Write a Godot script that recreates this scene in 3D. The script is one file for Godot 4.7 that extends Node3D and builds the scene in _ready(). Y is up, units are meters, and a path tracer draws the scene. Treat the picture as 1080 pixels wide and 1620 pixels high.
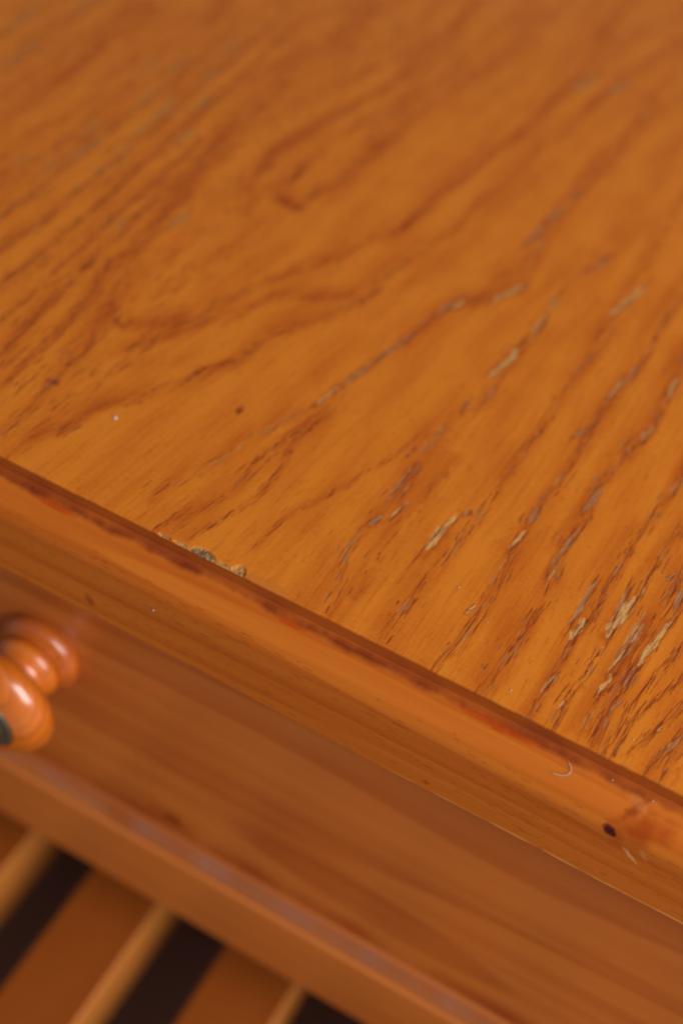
extends Node3D
# Close-up of the worn veneered top of a varnished wooden cabinet, its moulded front edge,
# the drawer below with a turned knob and the slatted platform that the cabinet stands on.
# Metres, y up, x along the cabinet's front edge, z out of the front.

const TOP_Y := 0.40          # height of the cabinet's top over the floor
const X0 := -0.40            # cabinet's left and right ends
const X1 := 0.20
const BACK := -0.52
const KNOB_AT := Vector2(-0.0902, -0.0935)   # x, and y below the top

# growth lines of the veneer, millimetres on the top: band width, strength, pores per mm, wear, then x, z pairs
const GRAIN := [
	[3, 0.55, 0.8, 0.35, 32.1, -0.8, 33.4, -28.2, 35.1, -44, 35.1, -53.1, 35.4, -73.5, 36.1, -88, 35.9, -105.5, 35.8, -127.9, 36.7, -152.4, 37.2, -182.8],
	[4, 0.6, 0.7, 0.8, 15.1, -2.3, 8.1, -24.5, 9, -38.7, 10.6, -52.4, 9.7, -64.9, 9.5, -83.7, 11.9, -97.9, 15.6, -109.9, 13.9, -124.1, 14, -140.3, 15.9, -158.6, 13.7, -188.5, 16.7, -210.1],
	[3.5, 0.5, 0.5, 0.1, 18.4, -11.3, 18.3, -31.3, 18.1, -52.7, 18.4, -79.3],
	[4, 0.6, 0.5, 0.7, -50.5, -10.9, -47.9, -20.6, -42, -36.2, -40.8, -45.4, -35.4, -59.7, -28.9, -75, -28.3, -86.6, -24, -103.2, -19.8, -128.7, -18.2, -140.5, -14, -150.2, -5.1, -161.1, 1.3, -172.5, -2.3, -195.9, -5.9, -223.7, -5, -241.6, -4.3, -275.4, -2.3, -333.9],
	[3, 0.6, 1.2, 0.1, -42.6, 0.6, -39.3, -7.7, -34.4, -17.2, -32.5, -24.7, -31, -52.2, -26.8, -69.2],
	[2, 0.5, 1.2, 0, -32.2, -3.5, -28.5, -14.9, -24.8, -26.8, -23.9, -40.3, -26.9, -55, -24.9, -74.1],
	[1.2, 0.5, 0.4, 0, -14.5, -10, -13.9, -23.3, -10.8, -33.1, -6.8, -41.6, -3.1, -51.2, 2.6, -70.2, 7.5, -87.7],
	[3, 0.55, 1, 0.4, 48.9, -0.7, 51.6, -11.5, 51.5, -22.1, 51.8, -34.7, 49.3, -52, 49.4, -61.2, 49.3, -73.8, 51.2, -84.9, 51.5, -100.3, 50.2, -126.5, 51.1, -142.5, 53.1, -155.9, 52.3, -178.3, 53.4, -203.6],
	[3.5, 0.65, 1.2, 0.5, 63.6, -0.2, 64.5, -10.8, 65, -22.9, 65.8, -39.7, 61.1, -66, 63.6, -75.4, 61.6, -88.6, 63.7, -100.1, 65.5, -118.8, 67.5, -125.6, 66.9, -140.1, 66.7, -157.4, 65.7, -181.5],
	[2.5, 0.6, 1.3, 0.4, 77.5, -0.6, 78, -10.7, 78.8, -22.6, 78.1, -31.4, 79.4, -39.8, 79.3, -54, 79.5, -60.3, 80.8, -85.4, 83.8, -107, 85.2, -128.8],
	[2.5, 0.6, 1.3, 0.3, 84.2, -0.1, 84.6, -9.1, 85.4, -17.5, 86, -26, 86.3, -32.7, 88.4, -56.9, 89.1, -74.3, 91.7, -96],
	[3, 0.7, 1.4, 0.4, 93, -3.4, 92.5, -9.5, 93.2, -17.8, 94.5, -36, 96.6, -60.1, 97.7, -78.3],
	[2.5, 0.6, 1.4, 0.5, 96.7, -1, 95.4, -11.9, 95.7, -17.6, 96.4, -24.1, 98.3, -41.9, 100, -65.2],
	[1.5, 0.4, 1.2, 0.1, 99.2, 0.8, 100.7, -24.6, 102.9, -32.6, 106.2, -47],
	[1.5, 0.4, 1.2, 0.1, 101.7, 0.4, 102.6, -15.9, 106.9, -27.1, 110, -38.4],
	[1.5, 0.4, 1.2, 0.1, 104.7, -3.8, 108.3, -14.3, 113.3, -28.5],
	[1.5, 0.4, 1.2, 0.3, 110.9, -1.4, 113.5, -9.7, 116, -20.4],
	[1.5, 0.4, 1.2, 0.1, 114.9, -0.1, 115.7, -9, 118.4, -16],
	[4, 0.65, 0.9, 0.1, -102.1, -71.6, -86.7, -86.8, -77.4, -121.8, -61.7, -149.6, -55.7, -168.5, -49.6, -188.3, -49.1, -209.8, -45.4, -234.9, -42.6, -263.7, -41.6, -299.3, -37.3, -329.9, -41.6, -381.9, -47.9, -434.7],
	[5, 0.6, 1, 0.05, -105.4, -51.3, -111, -71.4, -119, -95.8, -125.5, -118.9, -127.9, -136.9, -135.8, -170.9, -135.3, -203.1, -139.5, -240.8, -141.9, -284, -143.6, -336.4],
	[3.5, 0.5, 0.8, 0.05, -97.1, -57.2, -89, -74.9, -74.4, -99.9, -67.3, -118, -44.5, -132.4, -43, -151.7, -38.5, -174, -34.9, -191.6, -34.1, -213.1, -30.8, -243.3, -27.2, -278.8, -21.9, -345.9, -12.2, -398.5],
	[3, 0.55, 1.1, 0, -102.1, -151.3, -112, -169.9, -117.5, -193.5, -112.7, -220.9, -108.5, -246.1, -104, -272.7, -103.4, -315.6, -105.4, -368.7],
	[4, 0.6, 1.1, 0.15, -98.8, -166.7, -90.2, -166.4, -84.8, -191.8, -84.8, -213.1, -83.3, -244, -81.7, -277.3, -75.4, -324, -70.9, -381.5],
	[3, 0.5, 1, 0, -103.9, -170.7, -102.7, -188, -102.7, -213.7, -97.3, -242.3, -90.5, -270.2, -86.9, -314.5],
	[3, 0.45, 1.4, 0, -95.1, -11.4, -87.4, -23.5, -86.1, -33.3, -78.1, -44.3, -72.4, -57.5, -68.2, -66.1, -62.2, -76.1, -59.5, -96.1, -48.5, -116.5, -40.6, -139.7],
	[3, 0.45, 1.2, 0.05, -102.9, -6, -102.9, -21.5, -105.3, -34.3, -105.4, -51.3],
	[2.5, 0.5, 1.5, 0, -115.4, -21.7, -118.4, -38.2, -117.8, -54.2, -121.3, -76.6, -126.8, -99.1],
	[2.5, 0.5, 1.5, 0, -126.8, -36, -128.5, -54.6, -130.6, -78.4, -132.9, -103.9, -135.8, -136.1, -137.4, -178, -139.8, -230.8],
	[2, 0.4, 1.5, 0.05, -136.9, -48.6, -138.2, -70.7, -140.1, -98.6, -141.9, -136.6, -144.4, -184.2],
	[2, 0.45, 1.5, 0.1, -149.6, -64.6, -149.6, -89.2, -150.7, -124.8, -153.7, -171.1, -156.4, -217.5, -160.2, -276.1],
	[2, 0.4, 1.4, 0.25, -160.8, -78.6, -160.6, -107.3, -162.2, -144.9, -164, -186.5, -167.5, -234.9, -172.1, -296.4],
	[2, 0.35, 1, 0.3, -173.7, -94.9, -174.8, -129.9, -176.6, -173.6, -178.6, -222.5, -181.6, -273.2],
	[4, 0.4, 0.5, 0.25, -185, -109, -186, -148.8, -189.9, -197.1, -192.9, -249.2, -196.4, -291.7],
	[8, 0.5, 0.3, 0, -217.7, -150.1, -217, -181.7, -217.2, -221.9, -219.7, -264.2],
	[3, 0.35, 0.6, 0.3, -240.7, -178.9, -239.5, -207.1, -241.7, -241.8],
	[3, 0.4, 0.8, 0.05, 33.8, -162.9, 33.5, -203.1, 32.5, -242.1, 32.3, -274.5],
	[3, 0.4, 0.5, 0.05, -7.4, -154.9, -6.3, -193, -4.3, -246.6, -2.4, -301.3, 5.2, -346.7],
]
const WEAR := [
	[9.4, -36.8, 10.6, -42.6, 1.9, 1],
	[9.1, -49.8, 9.2, -66.9, 1, 1],
	[13.4, -42.6, 14.8, -52.7, 1.1, 0],
	[28.2, -36.7, 29.7, -53.6, 2.4, 0],
	[32.4, -56.6, 32.4, -59.8, 1.3, 1],
	[12.1, -122.9, 14.6, -141.6, 2.2, 0],
	[15.9, -150, 15.2, -163.3, 1.8, 1],
	[-17.4, -138.9, -15.5, -153.5, 1.3, 1],
	[-4.5, -157, 1.4, -174, 1.8, 0],
	[-14.6, -146.2, -13, -153.5, 1.6, 0],
	[-29.8, -74.4, -27.1, -86.7, 1.2, 0],
	[-27.7, -87.8, -23.6, -107.1, 1, 1],
	[-23.6, -107.1, -19.5, -128, 1.1, 1],
	[35, -177.6, 39.3, -202.6, 1.9, 0],
	[-7.7, -199.3, -8.4, -216.6, 1.6, 1],
	[-8, -216.9, -6.6, -228.6, 1.4, 1],
	[-5.3, -237.6, -4.4, -244.9, 1.5, 1],
	[18.1, -196.5, 21.5, -211.1, 1.3, 1],
	[49.1, -52.5, 50.8, -62.8, 1.3, 0],
	[50.5, -65.1, 50, -73.3, 1.1, 1],
	[62.4, -51.8, 64, -71.7, 1.3, 1],
	[62.1, -79.2, 63.3, -93.7, 1.6, 1],
	[49.7, -133.8, 50.8, -146.2, 1.4, 0],
	[66.7, -119.6, 68.2, -129.4, 1.4, 0],
	[67.1, -146, 66.7, -158.6, 1.7, 0],
	[52.3, -145.3, 52.9, -157.8, 1.2, 1],
	[75.3, -34.4, 76.2, -55.2, 1.5, 1],
	[77.7, -30.6, 78.5, -40.8, 2, 0],
	[85.8, -36.4, 87.5, -56.3, 2.6, 0],
	[85.3, -42.9, 85.1, -59.6, 1, 1],
	[92, -25.8, 93.3, -47.3, 2.8, 2],
	[91.1, -26.2, 92.5, -36.8, 0.9, 0],
	[97.2, -32.2, 100.1, -53.4, 1.9, 0],
	[99.8, -57.9, 99.9, -67.9, 1.6, 1],
	[91.3, -17.3, 92.3, -26, 1.3, 0],
	[96.4, -23.8, 97.3, -32, 0.8, 1],
	[96, -13.9, 97.5, -20.8, 1.6, 2],
	[77.6, -9.2, 78.7, -17.2, 0.9, 0],
	[83.9, -7.2, 84.2, -10.2, 1, 0],
	[48.4, -23.3, 49.5, -27.4, 1.1, 0],
	[60.5, -7.7, 60.7, -9.1, 0.9, 1],
	[113.7, -9.1, 115.5, -15.4, 1.4, 1],
	[109.2, -14.2, 109.9, -16.5, 0.8, 0],
	[93.8, -67.1, 95.3, -72.2, 1, 1],
	[5.2, -69.6, 5.9, -74.9, 0.8, 1],
	[11.2, -99.3, 11.2, -106.8, 1, 1],
	[46.7, -109.4, 49.1, -114.7, 1.2, 1],
	[37.1, -102.8, 37, -106.3, 1, 1],
	[-105.6, -31.5, -104.5, -38.2, 1.6, 1],
	[-176.1, -139.7, -176.6, -165.9, 1.3, 3],
	[-164.4, -154.3, -164, -164.3, 1, 3],
	[-166.8, -180.7, -169.9, -205.4, 1.3, 3],
	[-167, -166.5, -168, -179.8, 1.1, 3],
	[-184.5, -214.5, -183.8, -235.3, 1.3, 3],
	[-163.5, -138.5, -163.5, -146.7, 1.2, 3],
	[-158.7, -196.9, -160.6, -214.2, 1.2, 3],
	[-122.2, -126.3, -121.1, -139.5, 1.4, 3],
	[-257.1, -199.6, -259.6, -229, 1.6, 3],
	[-239.1, -176.9, -241.2, -209.3, 1.4, 3],
	[-244.2, -235.9, -246.1, -257.5, 1.6, 3],
	[-37.2, -318.2, -32.9, -338.4, 2.2, 3],
	[-22.9, -324.3, -20.2, -341.6, 2.2, 3],
	[-192.2, -125.6, -192, -132.9, 1, 3],
	[-136.9, -115.3, -137.5, -122.2, 1, 3],
	[-182.9, -157, -183.8, -170.9, 1.2, 3],
	[-178.5, -187.3, -179.8, -205.2, 1.2, 3],
	[-151, -176.1, -151.4, -190.4, 1.2, 3],
	[-168.1, -221.1, -168, -233.2, 1.2, 3],
	[-179.1, -123.9, -180.3, -139.2, 1, 3],
	[-174.3, -243.1, -175, -262.5, 1.2, 3],
	[-193.6, -213.8, -194.9, -227.6, 1.2, 3],
	[-98.1, -165.6, -88.8, -166.5, 2, 4],
	[-101.2, -178.1, -101.1, -190.3, 2.4, 4],
	[-66.5, -71.2, -62.7, -77.7, 1.6, 4],
	[-70.4, -63.8, -68.2, -70, 1.3, 4],
	[-107, -34.9, -103.2, -35.4, 1.4, 4],
	[-49.2, -57.2, -48.2, -58.6, 1.3, 4],
	[-50.7, -179.8, -50.5, -190.2, 1.6, 4],
	[-107.4, -71.9, -102, -69.6, 1.6, 4],
]

var rng := RandomNumberGenerator.new()
var taken := {}
var M := {}


func _ready():
	# camera
	var cam := Camera3D.new()
	cam.name = "camera"
	cam.position = Vector3(0.1053, TOP_Y + 0.2918, 0.2152)
	cam.rotation = Vector3(deg_to_rad(-46.8491), deg_to_rad(22.6414), deg_to_rad(8.3593))
	var lens := CameraAttributesPhysical.new()
	lens.frustum_focal_length = 24.0 / (2.0 * tan(deg_to_rad(42.18) / 2.0))
	lens.exposure_aperture = 3.11
	lens.frustum_focus_distance = 0.372
	lens.frustum_near = 0.02
	lens.frustum_far = 30.0
	cam.attributes = lens
	cam.fov = 42.18
	cam.near = 0.02
	cam.far = 30.0
	add_child(cam)
	cam.current = true
	# the room's dim light all round, and the window to the right of the cabinet
	var env := Environment.new()
	env.background_mode = Environment.BG_COLOR
	env.background_color = Color(0.46, 0.465, 0.50)
	env.tonemap_mode = Environment.TONE_MAPPER_LINEAR
	env.tonemap_exposure = 1.0
	env.sdfgi_enabled = true
	env.ssao_enabled = true
	env.ssil_enabled = true
	var we := WorldEnvironment.new()
	we.name = "world_environment"
	we.environment = env
	add_child(we)
	var win := AreaLight3D.new()
	win.name = "window_light"
	win.area_size = Vector2(1.0, 1.3)
	win.light_energy = 5.0
	win.light_color = Color(1.0, 0.98, 0.99)
	win.shadow_enabled = true
	add_child(win)
	win.look_at_from_position(Vector3(1.40, TOP_Y + 1.0, 0.52), Vector3(0.0, TOP_Y - 0.03, -0.03))

	rng.seed = 4711
	make_materials()

	# the floor
	var fl := SurfaceTool.new()
	fl.begin(Mesh.PRIMITIVE_TRIANGLES)
	rounded_box(fl, Vector3(-2.5, -0.05, -2.5), Vector3(2.5, 0.0, 2.5), 0.002)
	var floor_node := commit("floor", fl, M.floor, self)
	floor_node.set_meta("label", "floor in shade under the slatted wooden platform")
	floor_node.set_meta("category", "floor")
	floor_node.set_meta("kind", "structure")

	make_platform()
	make_cabinet()
	make_dust()


# ---------- naming ----------

func numbered(called: String) -> String:
	var n: int = taken.get(called, 0)
	taken[called] = n + 1
	return called if n == 0 else "%s_%03d" % [called, n]


func thing(called: String, label: String, category: String, at: Vector3, group := "") -> Node3D:
	var o := Node3D.new()
	o.name = numbered(called)
	add_child(o, true)
	o.position = at
	tag(o, label, category, group)
	return o


func tag(o: Node, label: String, category: String, group := ""):
	o.set_meta("label", label)
	o.set_meta("category", category)
	if group:
		o.set_meta("group", group)


func commit(called: String, st: SurfaceTool, m: Material, parent: Node) -> MeshInstance3D:
	var o := MeshInstance3D.new()
	st.index()
	o.mesh = st.commit()
	o.name = numbered(called) if parent == self else called
	o.material_override = m
	parent.add_child(o, true)
	return o


# ---------- shapes ----------

func quad(st: SurfaceTool, p: Array, n: Array, uv: Array):
	for k in [0, 1, 2, 0, 2, 3]:
		st.set_normal(n[k])
		st.set_uv(uv[k])
		st.add_vertex(p[k])


# a closed or open profile of (z, y) points swept along x; normals smooth where the turn is slight
func sweep(st: SurfaceTool, prof: PackedVector2Array, x0: float, x1: float, vs: float, closed := true, wave := 0.0, seed_ := 1):
	var n := prof.size()
	var nz := FastNoiseLite.new()
	nz.seed = seed_
	nz.frequency = 0.02
	var len_total := 0.0
	for i in n:
		len_total += prof[i].distance_to(prof[(i + 1) % n])
	var steps := int(max(1.0, ceil((x1 - x0) / 0.004))) if wave > 0.0 else 1
	var run := 0.0
	var segs := n if closed else n - 1
	for i in segs:
		var a := prof[i]
		var b := prof[(i + 1) % n]
		var d := b - a
		if d.length() < 1e-7:
			continue
		var me := Vector3(0, d.x, -d.y).normalized()
		var na := join_normal(prof, i, me, closed)
		var nb := join_normal(prof, i + 1, me, closed)
		var va := run / len_total
		run += d.length()
		var vb := run / len_total
		for s in steps:
			var xa := lerpf(x0, x1, float(s) / steps)
			var xb := lerpf(x0, x1, float(s + 1) / steps)
			var wa := nz.get_noise_2d(xa * 1000.0, 0.0) * wave
			var wb := nz.get_noise_2d(xb * 1000.0, 0.0) * wave
			quad(st, [Vector3(xa, a.y, a.x) + na * wa, Vector3(xb, a.y, a.x) + na * wb, Vector3(xb, b.y, b.x) + nb * wb, Vector3(xa, b.y, b.x) + nb * wa],
				[na, na, nb, nb], [Vector2((xa - x0) / vs, va), Vector2((xb - x0) / vs, va), Vector2((xb - x0) / vs, vb), Vector2((xa - x0) / vs, vb)])
	if closed:
		var tri := Geometry2D.triangulate_polygon(prof)
		for e in [x0, x1]:
			for k in tri:
				st.set_normal(Vector3(-1 if e == x0 else 1, 0, 0))
				st.set_uv(Vector2(0.01, 0.5))
				st.add_vertex(Vector3(e, prof[k].y, prof[k].x))


func join_normal(prof: PackedVector2Array, i: int, own: Vector3, closed: bool) -> Vector3:
	var n := prof.size()
	if not closed and (i == 0 or i == n - 1):
		return own
	var p := prof[(i - 1 + n) % n]
	var c := prof[i % n]
	var q := prof[(i + 1) % n]
	var d0 := c - p
	var d1 := q - c
	if absf(d0.angle_to(d1)) > 0.75:
		return own
	return (Vector3(0, d0.x, -d0.y) + Vector3(0, d1.x, -d1.y)).normalized()


# rounds the corners of a (z, y) outline
func fillet(pts: Array, r: Array, steps := 5) -> PackedVector2Array:
	var out := PackedVector2Array()
	var n := pts.size()
	for i in n:
		var p: Vector2 = pts[(i - 1 + n) % n]
		var c: Vector2 = pts[i]
		var q: Vector2 = pts[(i + 1) % n]
		var rr: float = r[i]
		if rr <= 0.0:
			out.append(c)
			continue
		var u := (p - c).normalized()
		var v := (q - c).normalized()
		var half := acos(clampf(u.dot(v), -1.0, 1.0)) / 2.0
		var t: float = min(rr / tan(half), min(p.distance_to(c), q.distance_to(c)) * 0.49)
		var a := c + u * t
		var b := c + v * t
		for k in steps + 1:
			var f := float(k) / steps
			out.append(a.lerp(c, f).lerp(c.lerp(b, f), f))
	return out


func rounded_box(st: SurfaceTool, a: Vector3, b: Vector3, r: float, scale_uv := 0.3):
	var prof := fillet([Vector2(a.z, a.y), Vector2(a.z, b.y), Vector2(b.z, b.y), Vector2(b.z, a.y)], [r, r, r, r], 3)
	sweep(st, prof, a.x, b.x, scale_uv)


# a box that runs along z, its long edges rounded
func slat_box(st: SurfaceTool, w: float, y0: float, y1: float, z0: float, z1: float, r: float, top_only: int):
	var prof := fillet([Vector2(-w / 2, y0), Vector2(-w / 2, y1), Vector2(w / 2, y1), Vector2(w / 2, y0)], [r, r, r, r], 3)
	var n := prof.size()
	for i in n:
		var a := prof[i]
		var b := prof[(i + 1) % n]
		var d := b - a
		if d.length() < 1e-7:
			continue
		var is_top: int = 1 if absf(d.x) > absf(d.y) and a.y > (y0 + y1) / 2 else 0
		if is_top != top_only:
			continue
		var me2 := Vector2(-d.y, d.x).normalized()
		var me := Vector3(me2.x, me2.y, 0)
		var d0 := a - prof[(i - 1 + n) % n]
		var d2 := prof[(i + 2) % n] - b
		var na2 := (Vector2(-d.y, d.x) + Vector2(-d0.y, d0.x)).normalized()
		var nb2 := (Vector2(-d.y, d.x) + Vector2(-d2.y, d2.x)).normalized()
		var na := Vector3(na2.x, na2.y, 0)
		var nb := Vector3(nb2.x, nb2.y, 0)
		var va := float(i) / n
		var vb := float(i + 1) / n
		quad(st, [Vector3(a.x, a.y, z0), Vector3(b.x, b.y, z0), Vector3(b.x, b.y, z1), Vector3(a.x, a.y, z1)], [na, nb, nb, na],
			[Vector2(0, va), Vector2(0, vb), Vector2((z1 - z0) / 0.5, vb), Vector2((z1 - z0) / 0.5, va)])
	if top_only == 0:
		var tri := Geometry2D.triangulate_polygon(prof)
		for e in [z0, z1]:
			for k in tri:
				st.set_normal(Vector3(0, 0, -1 if e == z0 else 1))
				st.set_uv(Vector2(0.0, 0.5))
				st.add_vertex(Vector3(prof[k].x, prof[k].y, e))


# a turned shape round the z axis: (radius, z) points
func lathe(st: SurfaceTool, prof: PackedVector2Array, sides := 96):
	var n := prof.size()
	for i in n - 1:
		var a := prof[i]
		var b := prof[i + 1]
		var own := Vector2(b.y - a.y, a.x - b.x).normalized()
		var na := own
		var nb := own
		if i > 0 and absf((a - prof[i - 1]).angle_to(b - a)) < 0.6:
			na = (Vector2(b.y - a.y, a.x - b.x) + Vector2(a.y - prof[i - 1].y, prof[i - 1].x - a.x)).normalized()
		if i < n - 2 and absf((b - a).angle_to(prof[i + 2] - b)) < 0.6:
			nb = (Vector2(b.y - a.y, a.x - b.x) + Vector2(prof[i + 2].y - b.y, b.x - prof[i + 2].x)).normalized()
		for s in sides:
			var t0 := TAU * s / sides
			var t1 := TAU * (s + 1) / sides
			var c0 := Vector3(cos(t0), sin(t0), 0)
			var c1 := Vector3(cos(t1), sin(t1), 0)
			var z := Vector3(0, 0, 1)
			quad(st, [c0 * a.x + z * a.y, c0 * b.x + z * b.y, c1 * b.x + z * b.y, c1 * a.x + z * a.y],
				[c0 * na.x + z * na.y, c0 * nb.x + z * nb.y, c1 * nb.x + z * nb.y, c1 * na.x + z * na.y],
				[Vector2(c0.x * a.x, c0.y * a.x) * 12.0 + Vector2(0.5, a.y * 14.0), Vector2(c0.x * b.x, c0.y * b.x) * 12.0 + Vector2(0.5, b.y * 14.0),
				Vector2(c1.x * b.x, c1.y * b.x) * 12.0 + Vector2(0.5, b.y * 14.0), Vector2(c1.x * a.x, c1.y * a.x) * 12.0 + Vector2(0.5, a.y * 14.0)])


# smooth curve through control points
func spline(pts: Array, per := 8) -> PackedVector2Array:
	var out := PackedVector2Array()
	for i in pts.size() - 1:
		var p0: Vector2 = pts[max(i - 1, 0)]
		var p1: Vector2 = pts[i]
		var p2: Vector2 = pts[i + 1]
		var p3: Vector2 = pts[min(i + 2, pts.size() - 1)]
		for k in per:
			out.append(p1.cubic_interpolate(p2, p0, p3, float(k) / per))
	out.append(pts[-1])
	return out


# ---------- materials ----------

func tex(im: Image) -> ImageTexture:
	im.generate_mipmaps()
	return ImageTexture.create_from_image(im)


# grey noise drawn out along u: a small picture of noise, stretched; values 0..1
func streaks(w: int, h: int, nu: int, nv: int, freq: float, seed_: int, octaves := 3) -> PackedFloat32Array:
	var f := FastNoiseLite.new()
	f.seed = seed_
	f.noise_type = FastNoiseLite.TYPE_SIMPLEX_SMOOTH
	f.frequency = freq
	f.fractal_octaves = octaves
	var im := f.get_image(nu, nv, false, false, true)
	im.convert(Image.FORMAT_RF)
	im.resize(w, h, Image.INTERPOLATE_CUBIC)
	return im.get_data().to_float32_array()


func put(d: PackedByteArray, at: int, c: Color):
	d[at] = clampi(int(c.r * 255.0 + 0.5), 0, 255)
	d[at + 1] = clampi(int(c.g * 255.0 + 0.5), 0, 255)
	d[at + 2] = clampi(int(c.b * 255.0 + 0.5), 0, 255)


# long-grained wood with growth bands along u
func plank(w: int, h: int, light: Color, dark: Color, seed_: int, bands: float, wob: float, fine: float, strength: float) -> Image:
	var slow := streaks(w, h, 24, 96, 0.035, seed_, 2)
	var mid := streaks(w, h, 48, h, 0.05, seed_ + 1, 3)
	var hair := streaks(w, h, 60, h, 0.45, seed_ + 2, 2)
	var d := PackedByteArray()
	d.resize(w * h * 3)
	for j in h:
		for i in w:
			var k := j * w + i
			var ph := float(j) / h * bands + slow[k] * wob
			var t := fposmod(ph, 1.0)
			var ring := pow(t, 2.5) if t < 0.93 else (1.0 - t) / 0.07 * 0.83
			var m := clampf(strength * (0.55 * ring + 0.55 * (mid[k] - 0.35)) + fine * (hair[k] - 0.5), 0.0, 1.0)
			put(d, k * 3, light.lerp(dark, m))
	return Image.create_from_data(w, h, false, Image.FORMAT_RGB8, d)


func varnish(called: String, t: Texture2D, rough: float) -> StandardMaterial3D:
	var m := StandardMaterial3D.new()
	m.resource_name = called
	m.albedo_texture = t
	m.roughness = rough
	m.metallic_specular = 0.5
	return m


# soft spot in a picture (pixels)
func blot(im: Image, cx: float, cy: float, rx: float, ry: float, turn: float, c: Color, alpha: float, seed_: int, hard := 1.0, rough := 0.5):
	var nz := FastNoiseLite.new()
	nz.seed = seed_
	nz.frequency = 1.6 / max(2.0, min(rx, ry) * 2.0)
	var big: float = max(rx, ry) * 1.6
	for y in range(max(0, int(cy - big)), min(im.get_height(), int(cy + big) + 1)):
		for x in range(max(0, int(cx - big)), min(im.get_width(), int(cx + big) + 1)):
			var v := Vector2(x - cx, y - cy).rotated(-turn)
			var q := sqrt(v.x * v.x / (rx * rx) + v.y * v.y / (ry * ry)) + nz.get_noise_2d(x, y) * rough
			var a := clampf((1.0 - q) * hard, 0.0, 1.0) * alpha
			if a > 0.0:
				im.set_pixel(x, y, im.get_pixel(x, y).lerp(c, a))


func make_materials():
	M.veneer = veneer_material()
	M.moulding = moulding_material()

	var dr := plank(1024, 512, Color(0.755, 0.425, 0.165), Color(0.60, 0.27, 0.085), 31, 6.0, 2.3, 0.10, 0.85)
	# a small knot or two in the drawer's front
	blot(dr, px_u(-0.036), 214, 7, 5, 0.3, Color(0.28, 0.10, 0.04), 0.8, 5, 2.0)
	blot(dr, px_u(-0.036), 214, 24, 10, 0.2, Color(0.50, 0.20, 0.05), 0.5, 6, 1.0)
	blot(dr, px_u(0.055), 300, 30, 8, 0.1, Color(0.50, 0.20, 0.05), 0.5, 7, 1.0)
	# lilac sheen painted into the colour along the drawer's foot, dark red line above
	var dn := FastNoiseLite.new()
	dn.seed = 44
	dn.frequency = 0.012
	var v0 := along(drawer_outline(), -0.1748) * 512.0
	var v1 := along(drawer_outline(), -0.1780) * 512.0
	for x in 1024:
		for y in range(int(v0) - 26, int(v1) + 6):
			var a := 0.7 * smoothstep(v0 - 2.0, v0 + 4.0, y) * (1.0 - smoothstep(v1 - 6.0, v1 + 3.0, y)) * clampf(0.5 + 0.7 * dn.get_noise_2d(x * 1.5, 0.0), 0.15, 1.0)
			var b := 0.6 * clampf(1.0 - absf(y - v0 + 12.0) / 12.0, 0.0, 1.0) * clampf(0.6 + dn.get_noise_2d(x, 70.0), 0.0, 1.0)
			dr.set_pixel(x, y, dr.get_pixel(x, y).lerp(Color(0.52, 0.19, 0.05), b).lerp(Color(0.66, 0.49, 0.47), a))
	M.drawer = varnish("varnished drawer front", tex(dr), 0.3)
	M.drawer.clearcoat_enabled = true
	M.drawer.clearcoat = 0.35
	M.drawer.clearcoat_roughness = 0.18

	M.rail = varnish("varnished rail", tex(plank(1024, 128, Color(0.745, 0.425, 0.17), Color(0.58, 0.27, 0.08), 41, 2.5, 1.5, 0.10, 0.7)), 0.34)
	M.side = varnish("varnished side", tex(plank(512, 512, Color(0.72, 0.38, 0.12), Color(0.56, 0.25, 0.06), 51, 7.0, 2.0, 0.1, 0.8)), 0.35)
	M.slat_top = varnish("slat with painted shade", tex(plank(512, 128, Color(0.54, 0.27, 0.075), Color(0.43, 0.19, 0.04), 61, 2.0, 2.0, 0.1, 0.7)), 0.55)  # slat tops darkened: their shade is put into the colour
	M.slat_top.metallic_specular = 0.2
	M.slat_side = varnish("paler slat edge", tex(plank(512, 128, Color(0.74, 0.46, 0.18), Color(0.62, 0.34, 0.10), 71, 3.0, 1.0, 0.1, 0.6)), 0.5)  # sides paler than the tops: light on them is put into the colour

	M.knob = varnish("turned varnished wood", tex(plank(512, 512, Color(0.75, 0.395, 0.095), Color(0.52, 0.21, 0.04), 81, 15.0, 2.5, 0.15, 0.6)), 0.3)
	M.knob.clearcoat_enabled = true
	M.knob.clearcoat = 0.55
	M.knob.clearcoat_roughness = 0.13

	M.rosette = varnish("browner turned wood", tex(plank(256, 256, Color(0.72, 0.37, 0.12), Color(0.54, 0.23, 0.06), 85, 9.0, 2.0, 0.15, 0.7)), 0.32)
	M.rosette.clearcoat_enabled = true
	M.rosette.clearcoat = 0.6
	M.rosette.clearcoat_roughness = 0.2

	M.metal = StandardMaterial3D.new()
	M.metal.resource_name = "dark bronzed metal"
	M.metal.albedo_color = Color(0.36, 0.36, 0.30)
	M.metal.metallic = 0.5
	M.metal.roughness = 0.38

	M.floor = StandardMaterial3D.new()
	M.floor.resource_name = "plain floor"
	M.floor.albedo_color = Color(0.66, 0.58, 0.53)
	M.floor.roughness = 0.8

	M.lint = StandardMaterial3D.new()
	M.lint.resource_name = "white lint"
	M.lint.albedo_color = Color(0.70, 0.67, 0.64)
	M.lint.roughness = 0.7


func px_u(x: float) -> float:          # drawer picture: 1024 pixels to 0.6 m
	return (x - X0 - 0.004) / 0.6 * 1024.0


# --- the moulded front edge: a long strip, its own colour, knot, dirt line, worn lower arris ---

const MW := 2048
const MH := 256


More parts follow.
